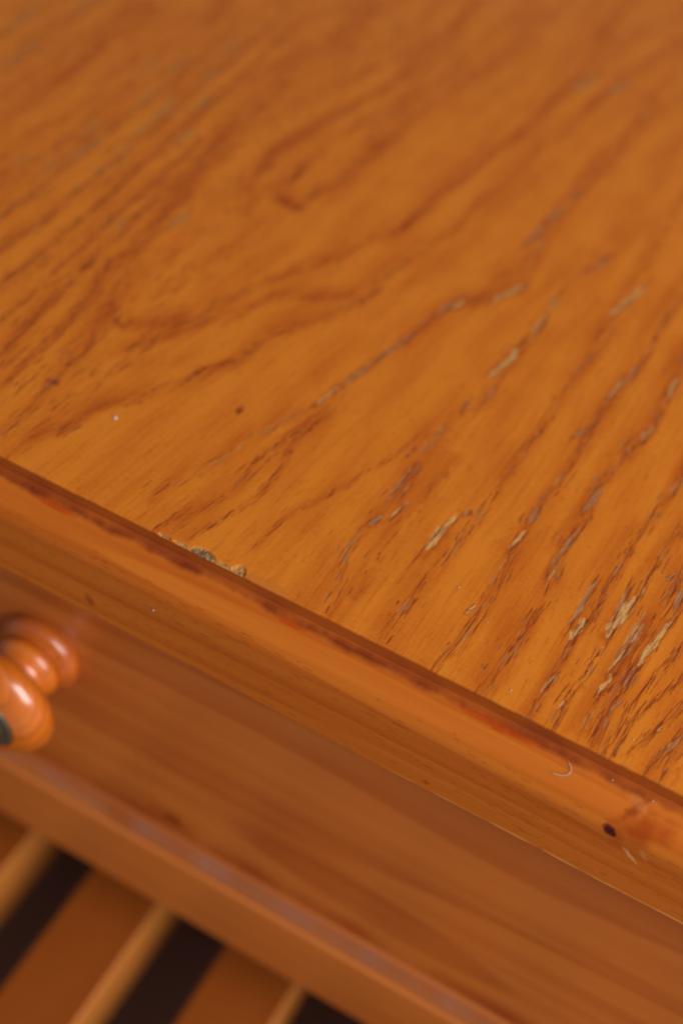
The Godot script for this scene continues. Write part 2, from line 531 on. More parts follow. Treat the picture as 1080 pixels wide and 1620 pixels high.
func moulding_material() -> StandardMaterial3D:
	var im := plank(MW, MH, Color(0.725, 0.395, 0.12), Color(0.595, 0.255, 0.055), 21, 5.0, 2.2, 0.16, 0.75)
	var total := moulding_length()
	var to_v := MH / total                      # pixels to a metre along the outline
	var to_u := MW / 0.6
	# short dark pores along the strip
	for k in 900:
		var y := rng.randf_range(0.013, 0.045) * to_v
		var x := rng.randf() * MW
		var l := rng.randf_range(3.0, 14.0)
		var c := Color(0.42, 0.17, 0.05)
		for i in int(l):
			var xx := int(x) + i
			if xx < MW and int(y) < MH:
				im.set_pixel(xx, int(y), im.get_pixel(xx, int(y)).lerp(c, rng.randf_range(0.1, 0.4)))
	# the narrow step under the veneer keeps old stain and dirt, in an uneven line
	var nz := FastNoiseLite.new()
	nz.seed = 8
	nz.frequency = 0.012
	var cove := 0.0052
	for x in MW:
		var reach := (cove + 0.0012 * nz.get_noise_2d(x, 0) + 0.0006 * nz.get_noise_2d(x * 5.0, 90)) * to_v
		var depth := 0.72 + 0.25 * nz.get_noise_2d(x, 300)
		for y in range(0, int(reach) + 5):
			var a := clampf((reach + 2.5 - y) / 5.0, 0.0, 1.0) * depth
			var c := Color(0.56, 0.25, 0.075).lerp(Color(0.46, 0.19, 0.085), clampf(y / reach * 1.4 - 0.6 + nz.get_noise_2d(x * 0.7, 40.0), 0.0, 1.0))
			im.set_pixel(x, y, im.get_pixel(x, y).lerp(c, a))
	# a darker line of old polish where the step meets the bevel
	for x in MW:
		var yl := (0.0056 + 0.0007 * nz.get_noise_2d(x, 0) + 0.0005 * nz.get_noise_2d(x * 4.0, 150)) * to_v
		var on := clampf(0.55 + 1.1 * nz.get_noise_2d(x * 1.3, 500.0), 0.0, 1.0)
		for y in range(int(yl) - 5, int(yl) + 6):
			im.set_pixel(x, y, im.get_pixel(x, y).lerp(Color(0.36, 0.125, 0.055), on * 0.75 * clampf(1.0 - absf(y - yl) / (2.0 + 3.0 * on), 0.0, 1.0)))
	# a red streak of stain below the step
	for s in [[0.055, 0.088, 0.0065], [-0.085, -0.066, 0.0072], [0.0, 0.012, 0.0068]]:
		for x in range(int((s[0] - X0) * to_u), int((s[1] - X0) * to_u)):
			var f: float = sin(PI * (x / to_u + X0 - s[0]) / (s[1] - s[0]))
			for y in range(int((s[2] - 0.0009 * f) * to_v), int((s[2] + 0.0009 * f) * to_v) + 1):
				im.set_pixel(x, y, im.get_pixel(x, y).lerp(Color(0.62, 0.20, 0.03), 0.6 * f))
	# dark knot on the rounded shoulder, with its reddish swirl
	var kx := (0.1092 - X0) * to_u
	var ky := 0.0185 * to_v
	blot(im, kx + 22, ky - 8, 36, 17, -0.5, Color(0.56, 0.225, 0.05), 0.75, 11, 1.3)
	blot(im, kx + 12, ky - 24, 14, 6, -1.0, Color(0.50, 0.2, 0.07), 0.7, 12, 1.5)
	blot(im, kx, ky, 8.5, 5.2, 0.35, Color(0.25, 0.08, 0.08), 0.95, 13, 2.2, 0.2)
	# bruises and scuffs lower on the face
	blot(im, (-0.0589 - X0) * to_u, 0.0365 * to_v, 9, 5, 0.6, Color(0.42, 0.16, 0.07), 0.5, 14, 1.6, 0.3)
	blot(im, (0.0579 - X0) * to_u, 0.0395 * to_v, 5, 3, 0.2, Color(0.40, 0.15, 0.05), 0.4, 15, 1.6, 0.3)
	blot(im, (0.1165 - X0) * to_u, 0.0245 * to_v, 13, 2.0, 0.55, Color(0.80, 0.62, 0.44), 0.8, 16, 2.0)
	blot(im, (0.1195 - X0) * to_u, 0.0215 * to_v, 9, 3.0, 0.8, Color(0.74, 0.50, 0.30), 0.6, 17, 1.5)
	blot(im, (0.113 - X0) * to_u, 0.008 * to_v, 14, 5.0, 0.2, Color(0.76, 0.46, 0.28), 0.5, 18, 1.5)
	# the varnish is rubbed through along the lower arris, more to the right
	for x in range(0, MW):
		var xm := x / to_u + X0
		var on := clampf((xm - 0.02) / 0.05, 0.0, 1.0) * clampf(0.65 + 1.2 * nz.get_noise_2d(x * 1.6, 700.0), 0.0, 1.0)
		var yy := (lower_arris() - 0.0007) * to_v
		for y in range(int(yy - 3.0), int(yy + 4.0)):
			var a := on * clampf(1.0 - absf(y - yy) / 2.6, 0.0, 1.0)
			im.set_pixel(x, y, im.get_pixel(x, y).lerp(Color(0.84, 0.60, 0.32), a * 0.85))
	var m := varnish("varnished edge moulding", tex(im), 0.36)
	m.metallic_specular = 0.2
	return m


func moulding_outline() -> PackedVector2Array:
	# (z, y) below the top, clockwise from the top inner corner
	return fillet([Vector2(-0.006, -0.0009), Vector2(0.0, -0.0009), Vector2(0.0006, -0.0046), Vector2(0.0018, -0.0052), Vector2(0.0090, -0.0108), Vector2(0.0106, -0.0146), Vector2(0.0106, -0.0400), Vector2(-0.006, -0.0400)],
		[0.0, 0.0, 0.0004, 0.0005, 0.004, 0.007, 0.0006, 0.0], 5)


func moulding_strip() -> PackedVector2Array:
	# the outline without its hidden inner side, from the drop below the veneer to the underside
	var o := moulding_outline()
	return o.slice(1)


func moulding_length() -> float:
	var p := moulding_strip()
	var l := 0.0
	for i in p.size():
		l += p[i].distance_to(p[(i + 1) % p.size()])
	return l


func lower_arris() -> float:
	var p := moulding_strip()
	var l := 0.0
	for i in p.size() - 1:
		if p[i].y < -0.0397:
			return l
		l += p[i].distance_to(p[i + 1])
	return l


# --- the veneered top ---

const GW := 750          # grain grid: 0.8 mm cells over the 600 x 520 mm top
const GH := 650
const CELL := 0.8
const TS := 2048
var dir_x := PackedFloat32Array()
var dir_z := PackedFloat32Array()
var picture: Image
var relief: Image        # red: height, green: roughness


func tu(x: float) -> float:            # millimetres to 0..1, finer where the top is looked at
	if x < -290.0:
		return remap(x, -400.0, -290.0, 0.0, 0.06)
	if x < 150.0:
		return remap(x, -290.0, 150.0, 0.06, 0.96)
	return remap(x, 150.0, 200.0, 0.96, 1.0)


func tv(z: float) -> float:
	if z < -240.0:
		return remap(z, -520.0, -240.0, 0.0, 0.3)
	return remap(z, -240.0, 1.0, 0.3, 1.0)


func from_u(u: float) -> float:
	if u < 0.06:
		return remap(u, 0.0, 0.06, -400.0, -290.0)
	if u < 0.96:
		return remap(u, 0.06, 0.96, -290.0, 150.0)
	return remap(u, 0.96, 1.0, 150.0, 200.0)


func from_v(v: float) -> float:
	if v < 0.3:
		return remap(v, 0.0, 0.3, -520.0, -240.0)
	return remap(v, 0.3, 1.0, -240.0, 1.0)


func grain_direction():
	# from the growth lines: the mean of their directions, weighted by nearness, on a coarse grid that is then smoothed out
	var cw := 50
	var ch := 44
	var a := PackedFloat32Array()
	var b := PackedFloat32Array()
	var mids := PackedVector2Array()
	var dirs := PackedVector2Array()
	for g in GRAIN:
		for k in range(4, g.size() - 2, 2):
			var p := Vector2(g[k], g[k + 1])
			var q := Vector2(g[k + 2], g[k + 3])
			mids.append((p + q) / 2.0)
			var d := (q - p)
			if d.y > 0.0:
				d = -d
			dirs.append(d.normalized() * sqrt(d.length()))
	for j in ch:
		for i in cw:
			var c := Vector2(-400.0 + 600.0 * (i + 0.5) / cw, -520.0 + 521.0 * (j + 0.5) / ch)
			var s := Vector2(0.0, -0.02)
			for k in mids.size():
				var w := c.distance_squared_to(mids[k]) + 50.0
				s += dirs[k] * (100.0 / (w * sqrt(w)))
			s = (s.normalized() * 0.45 + Vector2(0.0, -0.55)).normalized()
			a.append(s.x)
			b.append(s.y)
	var ia := Image.create_from_data(cw, ch, false, Image.FORMAT_RF, a.to_byte_array())
	var ib := Image.create_from_data(cw, ch, false, Image.FORMAT_RF, b.to_byte_array())
	ia.resize(GW, GH, Image.INTERPOLATE_CUBIC)
	ib.resize(GW, GH, Image.INTERPOLATE_CUBIC)
	dir_x = ia.get_data().to_float32_array()
	dir_z = ib.get_data().to_float32_array()


func direction_at(x: float, z: float) -> Vector2:
	var i := clampi(int((x + 400.0) / CELL), 0, GW - 1)
	var j := clampi(int((z + 520.0) / CELL), 0, GH - 1)
	return Vector2(dir_x[j * GW + i], dir_z[j * GW + i]).normalized()


# noise smeared along the grain
func smear(seed_: int, coarse: float) -> PackedFloat32Array:
	var n := FastNoiseLite.new()
	n.seed = seed_
	n.frequency = coarse
	n.fractal_octaves = 2
	var im := n.get_image(GW, GH, false, false, true)
	im.convert(Image.FORMAT_RF)
	var src := im.get_data().to_float32_array()
	var out := PackedFloat32Array()
	out.resize(GW * GH)
	for j in GH:
		for i in GW:
			var s: float = src[j * GW + i]
			var cnt := 1.0
			for way in 2:
				var step := 2.4 if way == 0 else -2.4
				var px := float(i)
				var pz := float(j)
				for k in 8:
					var at := int(pz) * GW + int(px)
					px += dir_x[at] * step
					pz += dir_z[at] * step
					if px < 0.0 or pz < 0.0 or px >= GW or pz >= GH:
						break
					s += src[int(pz) * GW + int(px)]
					cnt += 1.0
			out[j * GW + i] = s / cnt
	return out


func veneer_material() -> StandardMaterial3D:
	grain_direction()
	var fine := smear(3, 0.33)
	var wide := smear(9, 0.05)
	# growth bands: darker, redder late wood along each line, sharp on one side and soft on the other
	var red := PackedFloat32Array()
	red.resize(GW * GH)
	var jag := FastNoiseLite.new()
	jag.seed = 17
	jag.frequency = 0.05
	for g in GRAIN:
		var w: float = g[0]
		var st: float = g[1]
		for k in range(4, g.size() - 2, 2):
			var p := Vector2(g[k], g[k + 1])
			var q := Vector2(g[k + 2], g[k + 3])
			var d := (q - p)
			var l := d.length()
			if l < 0.01:
				continue
			d /= l
			var m := w * 3.0
			for j in range(max(0, int((min(p.y, q.y) - m + 520.0) / CELL)), min(GH, int((max(p.y, q.y) + m + 520.0) / CELL) + 1)):
				for i in range(max(0, int((min(p.x, q.x) - m + 400.0) / CELL)), min(GW, int((max(p.x, q.x) + m + 400.0) / CELL) + 1)):
					var c := Vector2(-400.0 + (i + 0.5) * CELL, -520.0 + (j + 0.5) * CELL)
					var t := (c - p).dot(d)
					var e := maxf(0.0, maxf(-t, t - l))
					var s := (c - p).cross(d) + jag.get_noise_2d(c.x * 1.6, c.y * 0.7) * w * 0.55
					var soft := w * (1.5 if s > 0.0 else 0.75)
					var v := st * (1.0 if absf(d.x) < 0.45 else 1.3) * exp(-(s * s) / (soft * soft)) * exp(-e * e / 4.0) * (0.62 + 0.8 * jag.get_noise_2d(c.x * 3.0 + 200.0, c.y * 0.5))
					var at := j * GW + i
					if v > red[at]:
						red[at] = v
	var amber := Color(0.79, 0.452, 0.12)
	var russet := Color(0.59, 0.225, 0.05)
	var d3 := PackedByteArray()
	d3.resize(GW * GH * 3)
	for k in GW * GH:
		var t := clampf(0.11 + 0.62 * red[k] + 1.0 * (fine[k] - 0.5) + 1.0 * (wide[k] - 0.5), 0.0, 1.0)
		put(d3, k * 3, amber.lerp(russet, t))
	var base := Image.create_from_data(GW, GH, false, Image.FORMAT_RGB8, d3)
	# onto the picture of the top, which is finer where the top is looked at
	picture = Image.create(TS, TS, false, Image.FORMAT_RGB8)
	var us := [0.0, 0.06, 0.96, 1.0]
	var vs := [0.0, 0.3, 1.0]
	for a in 3:
		for b in 2:
			var gx0 := int((from_u(us[a]) + 400.0) / CELL)
			var gx1 := int((from_u(us[a + 1]) + 400.0) / CELL)
			var gz0 := int((from_v(vs[b]) + 520.0) / CELL)
			var gz1: int = min(GH, int((from_v(vs[b + 1]) + 520.0) / CELL))
			var tx0 := int(us[a] * TS)
			var tx1 := int(us[a + 1] * TS)
			var tz0 := int(vs[b] * TS)
			var tz1 := int(vs[b + 1] * TS)
			var part := base.get_region(Rect2i(gx0, gz0, gx1 - gx0, gz1 - gz0))
			part.resize(tx1 - tx0, tz1 - tz0, Image.INTERPOLATE_CUBIC)
			picture.blit_rect(part, Rect2i(0, 0, tx1 - tx0, tz1 - tz0), Vector2i(tx0, tz0))
	relief = Image.create(TS, TS, false, Image.FORMAT_RGB8)
	relief.fill(Color(0.8, 0.30, 0.0))
	var gl := FastNoiseLite.new()
	gl.seed = 90
	gl.frequency = 0.004
	gl.fractal_octaves = 4
	for j in range(0, TS, 2):
		for i in range(0, TS, 2):
			var g := 0.30 + 0.16 * gl.get_noise_2d(i, j)
			relief.fill_rect(Rect2i(i, j, 2, 2), Color(0.8, g, 0.0))
	for k in 60:
		var p := Vector2(rng.randf_range(-280.0, 140.0), rng.randf_range(-300.0, -3.0))
		dash(p, Vector2.from_angle(rng.randf() * PI), rng.randf_range(5.0, 28.0), rng.randf_range(0.16, 0.24), Color(0.80, 0.52, 0.24), rng.randf_range(0.06, 0.2), 0.03, 0.5)
	pores()
	slivers()
	wear()
	chips()
	var m := varnish("worn varnished oak veneer", tex(picture), 1.0)
	var rt := tex(relief)
	m.metallic_specular = 0.23
	m.roughness_texture = rt
	m.roughness_texture_channel = BaseMaterial3D.TEXTURE_CHANNEL_GREEN
	m.heightmap_enabled = true
	m.heightmap_texture = rt
	m.heightmap_scale = 0.022
	return m


# one slender mark on the veneer, in millimetres
func dash(at: Vector2, d: Vector2, length: float, width: float, c: Color, alpha: float, deep: float, rough: float):
	var m := length * 0.5 + width
	var ext := Vector2(absf(d.x) * length * 0.5 + width, absf(d.y) * length * 0.5 + width)
	var i0: int = max(0, int(tu(at.x - ext.x) * TS))
	var i1: int = min(TS - 1, int(tu(at.x + ext.x) * TS) + 1)
	var j0: int = max(0, int(tv(at.y - ext.y) * TS))
	var j1: int = min(TS - 1, int(tv(at.y + ext.y) * TS) + 1)
	var ph := rng.randf() * 20.0
	for j in range(j0, j1 + 1):
		var z := from_v((j + 0.5) / TS)
		for i in range(i0, i1 + 1):
			var v := Vector2(from_u((i + 0.5) / TS), z) - at
			var t := v.dot(d)
			var s := v.cross(d) + 0.06 * sin(t * 0.9 + ph)
			var f := absf(t) / (length * 0.5)
			if f >= 1.0:
				continue
			var half := width * 0.5 * sqrt(1.0 - f * f) * (0.85 + 0.25 * sin(t * 1.1 + ph * 2.0))
			var a := clampf((half - absf(s)) / maxf(0.16, width * 0.45) + (0.5 if width < 0.9 else 0.0), 0.0, 1.0)
			if a <= 0.0:
				continue
			picture.set_pixel(i, j, picture.get_pixel(i, j).lerp(c, a * alpha))
			if deep > 0.0:
				var r := relief.get_pixel(i, j)
				relief.set_pixel(i, j, Color(lerpf(r.r, 0.8 - deep, a), lerpf(r.g, rough, a), 0.0))


func pores():
	var tones := [Color(0.43, 0.17, 0.06), Color(0.47, 0.18, 0.05), Color(0.40, 0.17, 0.11), Color(0.52, 0.26, 0.14)]
	# everywhere a few faint ones
	for k in 5200:
		var p := Vector2(rng.randf_range(-300.0, 160.0), rng.randf_range(-400.0, 0.0))
		dash(p, direction_at(p.x, p.y), rng.randf_range(1.5, 5.0), rng.randf_range(0.22, 0.42), Color(0.50, 0.21, 0.05), rng.randf_range(0.12, 0.4), 0.0, 0.3)
	for k in 2600:
		var p := Vector2(rng.randf_range(-110.0, 145.0), rng.randf_range(-190.0, 0.0))
		dash(p, direction_at(p.x, p.y).rotated(rng.randfn(0.0, 0.02)), rng.randf_range(5.0, 22.0), rng.randf_range(0.2, 0.6), [Color(0.86, 0.52, 0.15), Color(0.64, 0.29, 0.06), Color(0.60, 0.25, 0.05)][rng.randi() % 3], rng.randf_range(0.08, 0.22), 0.04, 0.32)
	# dense early wood left of the arch, where the rings lie close
	for k in 4200:
		var p := Vector2(rng.randf_range(-270.0, -88.0), rng.randf_range(-330.0, -12.0))
		var lane := p.x + 88.0 + (p.y + 12.0) * 0.16
		if lane > 0.0 or 0.55 + 0.45 * sin(lane * 0.42) < rng.randf():
			continue
		dash(p, direction_at(p.x, p.y), rng.randf_range(3.0, 9.0), rng.randf_range(0.3, 0.8), tones[rng.randi() % 4], rng.randf_range(0.2, 0.6), 0.2, 0.42)
	# along the growth lines
	for g in GRAIN:
		var w: float = g[0]
		for k in range(4, g.size() - 2, 2):
			var p := Vector2(g[k], g[k + 1])
			var q := Vector2(g[k + 2], g[k + 3])
			var l := p.distance_to(q)
			var d := (q - p).normalized()
			var far := clampf((p.y + 400.0) / 300.0, 0.25, 1.0)
			var fibre_wise: bool = absf(d.x) < 0.45
			if fibre_wise and g[2] > 0.7 and p.y > -150.0 and p.x > 20.0:
				# long open pores that run on from one to the next
				for lane in [-0.3, 0.15]:
					if rng.randf() < 0.4:
						dash(p.lerp(q, 0.5) + Vector2(-d.y, d.x) * (lane * w + rng.randf_range(-0.25, 0.25)), d.rotated(rng.randf_range(-0.02, 0.02)), l * rng.randf_range(0.8, 1.25), rng.randf_range(0.22, 0.42), tones[rng.randi() % 4], rng.randf_range(0.3, 0.7), 0.3, 0.42)
			for n in int(l * g[2] * (0.75 if fibre_wise else 1.15) * far + rng.randf()):
				var t := rng.randf()
				var side := rng.randfn(0.0, 0.4 if fibre_wise else 0.75) * w
				var at := p.lerp(q, t) + Vector2(-d.y, d.x) * side
				var dd := (d * (0.25 if d.y < 0.0 else -0.25) + direction_at(at.x, at.y) * 0.75).normalized().rotated(rng.randfn(0.0, 0.035))
				var long := rng.randf_range(1.6, 5.0) if rng.randf() < (0.5 if fibre_wise else 0.65) else rng.randf_range(4.0, 12.0)
				dash(at, dd, long, rng.randf_range(0.18, 0.5), tones[rng.randi() % 4], rng.randf_range(0.2, 0.8) * (1.0 if fibre_wise else 0.8), rng.randf_range(0.15, 0.4), 0.42)
				if rng.randf() < g[3] * 0.5:
					var grey := Color(0.60, 0.42, 0.30) if rng.randf() < 0.6 else Color(0.66, 0.47, 0.24)
					dash(at + Vector2(-dd.y, dd.x) * rng.randf_range(-0.5, 0.5), dd, long * 0.8, rng.randf_range(0.3, 0.8), grey, rng.randf_range(0.3, 0.7), 0.1, 0.5)


# places where the varnish has come off down to the pale wood
func wear():
	var tan_c := [Color(0.80, 0.61, 0.35), Color(0.66, 0.49, 0.35), Color(0.57, 0.33, 0.19), Color(0.70, 0.49, 0.25), Color(0.42, 0.17, 0.08)]
	for f in WEAR:
		var a := Vector2(f[0], f[1])
		var b := Vector2(f[2], f[3])
		var kind: int = f[5]
		var w: float = f[4]
		var l := a.distance_to(b)
		var d := (b - a) / l
		var n := Vector2(-d.y, d.x)
		var mid := (a + b) / 2.0
		# reddened varnish round it
		for k in 3:
			dash(mid + n * rng.randf_range(-0.5, 0.5) * w + d * rng.randf_range(-0.3, 0.3) * l, d, l * 1.25, w * rng.randf_range(1.2, 2.0), Color(0.58, 0.23, 0.04), 0.32, 0.0, 0.3)
		if kind == 4:
			for k in 9:
				dash(a.lerp(b, rng.randf()) + n * rng.randf_range(-0.6, 0.6) * w, direction_at(mid.x, mid.y).rotated(rng.randfn(0.0, 0.25)), rng.randf_range(1.5, 4.0), rng.randf_range(0.4, 1.0), tan_c[4], 0.42, 0.2, 0.4)
			continue
		if kind == 2:
			for k in 9:
				var at := a.lerp(b, rng.randf()) + n * rng.randf_range(-0.55, 0.55) * w
				var ll := l * rng.randf_range(0.25, 0.6)
				fleck(at - d * ll * 0.5, at + d * ll * 0.5, w * rng.randf_range(0.25, 0.45), tan_c[[2, 1, 2, 3, 0][rng.randi() % 5]], rng.randf_range(0.5, 0.85), 1)
			continue
		fleck(a, b, w * (1.9 if kind == 3 else 1.15), tan_c[kind], 0.8 if kind == 3 else (0.75 if kind == 1 else 0.88), kind)
		# dark fibres along the flanks
		if kind != 3:
			for k in 4:
				var t := rng.randf_range(-0.1, 1.1)
				var s := w * 0.5 * (1.0 if rng.randf() < 0.7 else -1.0)
				dash(a.lerp(b, t) + n * s * rng.randf_range(0.7, 1.2), d.rotated(rng.randfn(0.0, 0.06)), l * rng.randf_range(0.25, 0.6), rng.randf_range(0.25, 0.55), Color(0.38, 0.16, 0.10), 0.6, 0.35, 0.5)


func fleck(a: Vector2, b: Vector2, w: float, c: Color, alpha: float, kind: int):
	var l := a.distance_to(b)
	var d := (b - a) / l
	var nz := FastNoiseLite.new()
	nz.seed = rng.randi() % 10000
	nz.frequency = 0.35
	nz.fractal_octaves = 2
	var mid := (a + b) / 2.0
	var ext := Vector2(absf(b.x - a.x) / 2.0 + w * 1.4, absf(b.y - a.y) / 2.0 + w * 1.4)
	var skew := rng.randf_range(-0.35, 0.35)
	for j in range(max(0, int(tv(mid.y - ext.y) * TS)), min(TS, int(tv(mid.y + ext.y) * TS) + 1)):
		var z := from_v((j + 0.5) / TS)
		for i in range(max(0, int(tu(mid.x - ext.x) * TS)), min(TS, int(tu(mid.x + ext.x) * TS) + 1)):
			var v := Vector2(from_u((i + 0.5) / TS), z) - mid
			var t := v.dot(d) / (l * 0.5)
			var s := v.cross(d)
			var shape := 1.0 - t * t * (1.0 - skew * t)
			if shape <= 0.0:
				continue
			var rag := nz.get_noise_2d(s * 1.0, v.dot(d) * 0.5)
			var q := w * 0.5 * (sqrt(shape) * (0.95 + 0.45 * rag)) - absf(s + 0.55 * w * nz.get_noise_2d(v.dot(d) * 0.3, 55.0))
			var m := clampf(q / 0.16 + 0.4, 0.0, 1.0)
			if m <= 0.0:
				continue
			var streak := nz.get_noise_2d(s * 4.5 + 40.0, v.dot(d) * 0.3)
			var col := c.lerp(Color(0.55, 0.36, 0.22), clampf(streak * 2.0 + (0.1 if kind == 0 else 0.3), 0.0, 0.8))
			if q < 0.22:
				col = col.lerp(Color(0.62, 0.42, 0.28), 0.5)      # grey lifted rim
			picture.set_pixel(i, j, picture.get_pixel(i, j).lerp(col, m * alpha))
			var r := relief.get_pixel(i, j)
			relief.set_pixel(i, j, Color(lerpf(r.r, 0.5, m), lerpf(r.g, 0.6, m), 0.0))


# more thin slivers of lifted varnish along the most worn growth lines
func slivers():
	for g in GRAIN:
		if g[3] < 0.25:
			continue
		for k in range(4, g.size() - 2, 2):
			var p := Vector2(g[k], g[k + 1])
			var q := Vector2(g[k + 2], g[k + 3])
			for n in int(p.distance_to(q) * g[3] * 0.16 + rng.randf()):
				var at := p.lerp(q, rng.randf()) + Vector2(rng.randfn(0.0, 0.8), 0.0)
				var d := ((q - p).normalized() + direction_at(at.x, at.y)).normalized()
				var l := rng.randf_range(2.5, 8.0)
				fleck(at - d * l * 0.5, at + d * l * 0.5, rng.randf_range(0.4, 1.0), [Color(0.70, 0.52, 0.35), Color(0.76, 0.57, 0.30), Color(0.62, 0.43, 0.29)][rng.randi() % 3], rng.randf_range(0.45, 0.85), 1)


# two chips and some frayed veneer on the front edge
const CHIPS := [[-25.5, 4.4, 2.6, 1], [-13.6, 2.4, 3.2, 0], [-38.5, 2.4, 0.7, 0], [-32.0, 3.6, 0.8, 0], [-19.0, 3.5, 0.9, 0], [-4.5, 8.5, 2.6, 2]]


func chips():
	var nz := FastNoiseLite.new()
	nz.seed = 77
	nz.frequency = 0.7
	for c in CHIPS:
		var kind: int = c[3]
		for j in range(int(tv(-c[2] * 1.7) * TS), TS):
			var z := from_v((j + 0.5) / TS)
			for i in range(int(tu(c[0] - c[1] * 1.4) * TS), int(tu(c[0] + c[1] * 1.4) * TS)):
				var x := from_u((i + 0.5) / TS)
				var deep := chip_depth(c, x, z)
				var q := deep - 0.08 + 0.25 * nz.get_noise_2d(x * 0.6, z * 0.3)
				if q <= 0.0 or deep <= 0.02:
					continue
				var m := clampf(q * 6.0, 0.0, 1.0) * 0.85
				var fib := nz.get_noise_2d(x * 2.5, z * 0.5)
				var col := Color(0.74, 0.57, 0.35).lerp(Color(0.55, 0.35, 0.17), clampf(0.5 + fib * 1.3, 0.0, 1.0))
				if kind == 1 and q > 0.25 + 0.2 * nz.get_noise_2d(z * 2.0, x):
					col = Color(0.36, 0.28, 0.20).lerp(Color(0.64, 0.53, 0.38), clampf(fib * 2.2 + 0.25, 0.0, 1.0))
				if kind == 2:
					col = Color(0.70, 0.40, 0.16)
					m *= 0.55
				picture.set_pixel(i, j, picture.get_pixel(i, j).lerp(col, m))
				if kind < 2:
					relief.set_pixel(i, j, Color(0.5 + 0.08 * fib, 0.8, 0.0))
	# the sharp rim of the veneer is rubbed pale in places
	var ez := FastNoiseLite.new()
	ez.seed = 5
	ez.frequency = 0.03
	for i in TS:
		var x := from_u((i + 0.5) / TS)
		var on := clampf(ez.get_noise_2d(x * 3.0, 0.0) * 1.5 + ez.get_noise_2d(x * 20.0, 9.0) * 0.7, 0.0, 1.0)
		for j in range(TS - 8, TS):
			picture.set_pixel(i, j, picture.get_pixel(i, j).lerp(Color(0.66, 0.40, 0.20), on * 0.8 * clampf((j - TS + 8) / 4.0, 0.0, 1.0)))


func chip_depth(c: Array, x: float, z: float) -> float:      # 0 outside, up to 1 at the middle of the edge
	var u: float = (x - c[0]) / c[1]
	var v: float = z / c[2]
	return clampf(1.0 - u * u - v * v, 0.0, 1.0)


# ---------- things ----------

func veneer_mesh(st: SurfaceTool):
	var xs := PackedFloat32Array()
	var x := -0.40
	while x < 0.20:
		xs.append(x)
		x += 0.0005 if x > -0.045 and x < 0.006 else 0.003
	xs.append(0.20)
	for cut in [-0.29, 0.15]:
		xs.append(cut)
	xs.sort()
	var zs := [0.00035, 0.0001, -0.0004, -0.0008, -0.0012, -0.0016, -0.002, -0.0024, -0.0028, -0.0032, -0.0038, -0.005, -0.012, -0.24, BACK]
	var nz := FastNoiseLite.new()
	nz.seed = 12
	nz.frequency = 0.08
	var grid := []
	for zi in zs.size():
		var row := []
		for xx in xs:
			var y := 0.0
			var zz: float = zs[zi]
			if zz > -0.006:
				for c in CHIPS:
					if c[3] < 2:
						y -= 0.0007 * clampf(chip_depth(c, xx * 1000.0, zz * 1000.0) * 3.0, 0.0, 1.0) * (0.7 + 0.6 * nz.get_noise_2d(xx * 3000.0, zz * 2500.0))
			if zi == 0:
				y -= 0.00022
			if zi < 2:
				zz += 0.0002 * nz.get_noise_2d(xx * 1000.0, 3.0) + 0.00012 * nz.get_noise_2d(xx * 5000.0, 30.0)
			row.append(Vector3(xx, max(y, -0.00085), zz))
		grid.append(row)
	for a in zs.size() - 1:
		for b in xs.size() - 1:
			var p := [grid[a + 1][b], grid[a + 1][b + 1], grid[a][b + 1], grid[a][b]]
			var n: Vector3 = (p[3] - p[0]).cross(p[1] - p[0]).normalized()
			var uv := []
			for v in p:
				uv.append(Vector2(tu(v.x * 1000.0), tv(v.z * 1000.0)))
			quad(st, p, [n, n, n, n], uv)
	# the thin front face of the veneer
	for b in xs.size() - 1:
		var p := [grid[0][b], grid[0][b + 1], Vector3(xs[b + 1], -0.0011, grid[0][b + 1].z), Vector3(xs[b], -0.0011, grid[0][b].z)]
		var n := Vector3(0, 0, 1)
		quad(st, p, [n, n, n, n], [Vector2(tu(xs[b] * 1000.0), 0.999), Vector2(tu(xs[b + 1] * 1000.0), 0.999), Vector2(tu(xs[b + 1] * 1000.0), 0.999), Vector2(tu(xs[b] * 1000.0), 0.999)])


func surface() -> SurfaceTool:
	var st := SurfaceTool.new()
	st.begin(Mesh.PRIMITIVE_TRIANGLES)
	return st


func drawer_outline() -> PackedVector2Array:
	return fillet([Vector2(-0.02, -0.0448), Vector2(-0.002, -0.0448), Vector2(-0.002, -0.1712), Vector2(-0.0025, -0.1722), Vector2(-0.0025, -0.1744), Vector2(-0.0018, -0.1756), Vector2(-0.0002, -0.1890), Vector2(-0.02, -0.1890)],
		[0.0, 0.001, 0.0010, 0.0008, 0.0008, 0.0012, 0.0015, 0.0], 8)


# how far along an outline, from 0 to 1, its y first falls below a height on the outer side
func along(p: PackedVector2Array, y: float) -> float:
	var l := 0.0
	var at := 0.0
	for i in p.size():
		if at == 0.0 and i > 2 and p[i].y < y:
			at = l
		l += p[i].distance_to(p[(i + 1) % p.size()])
	return at / l


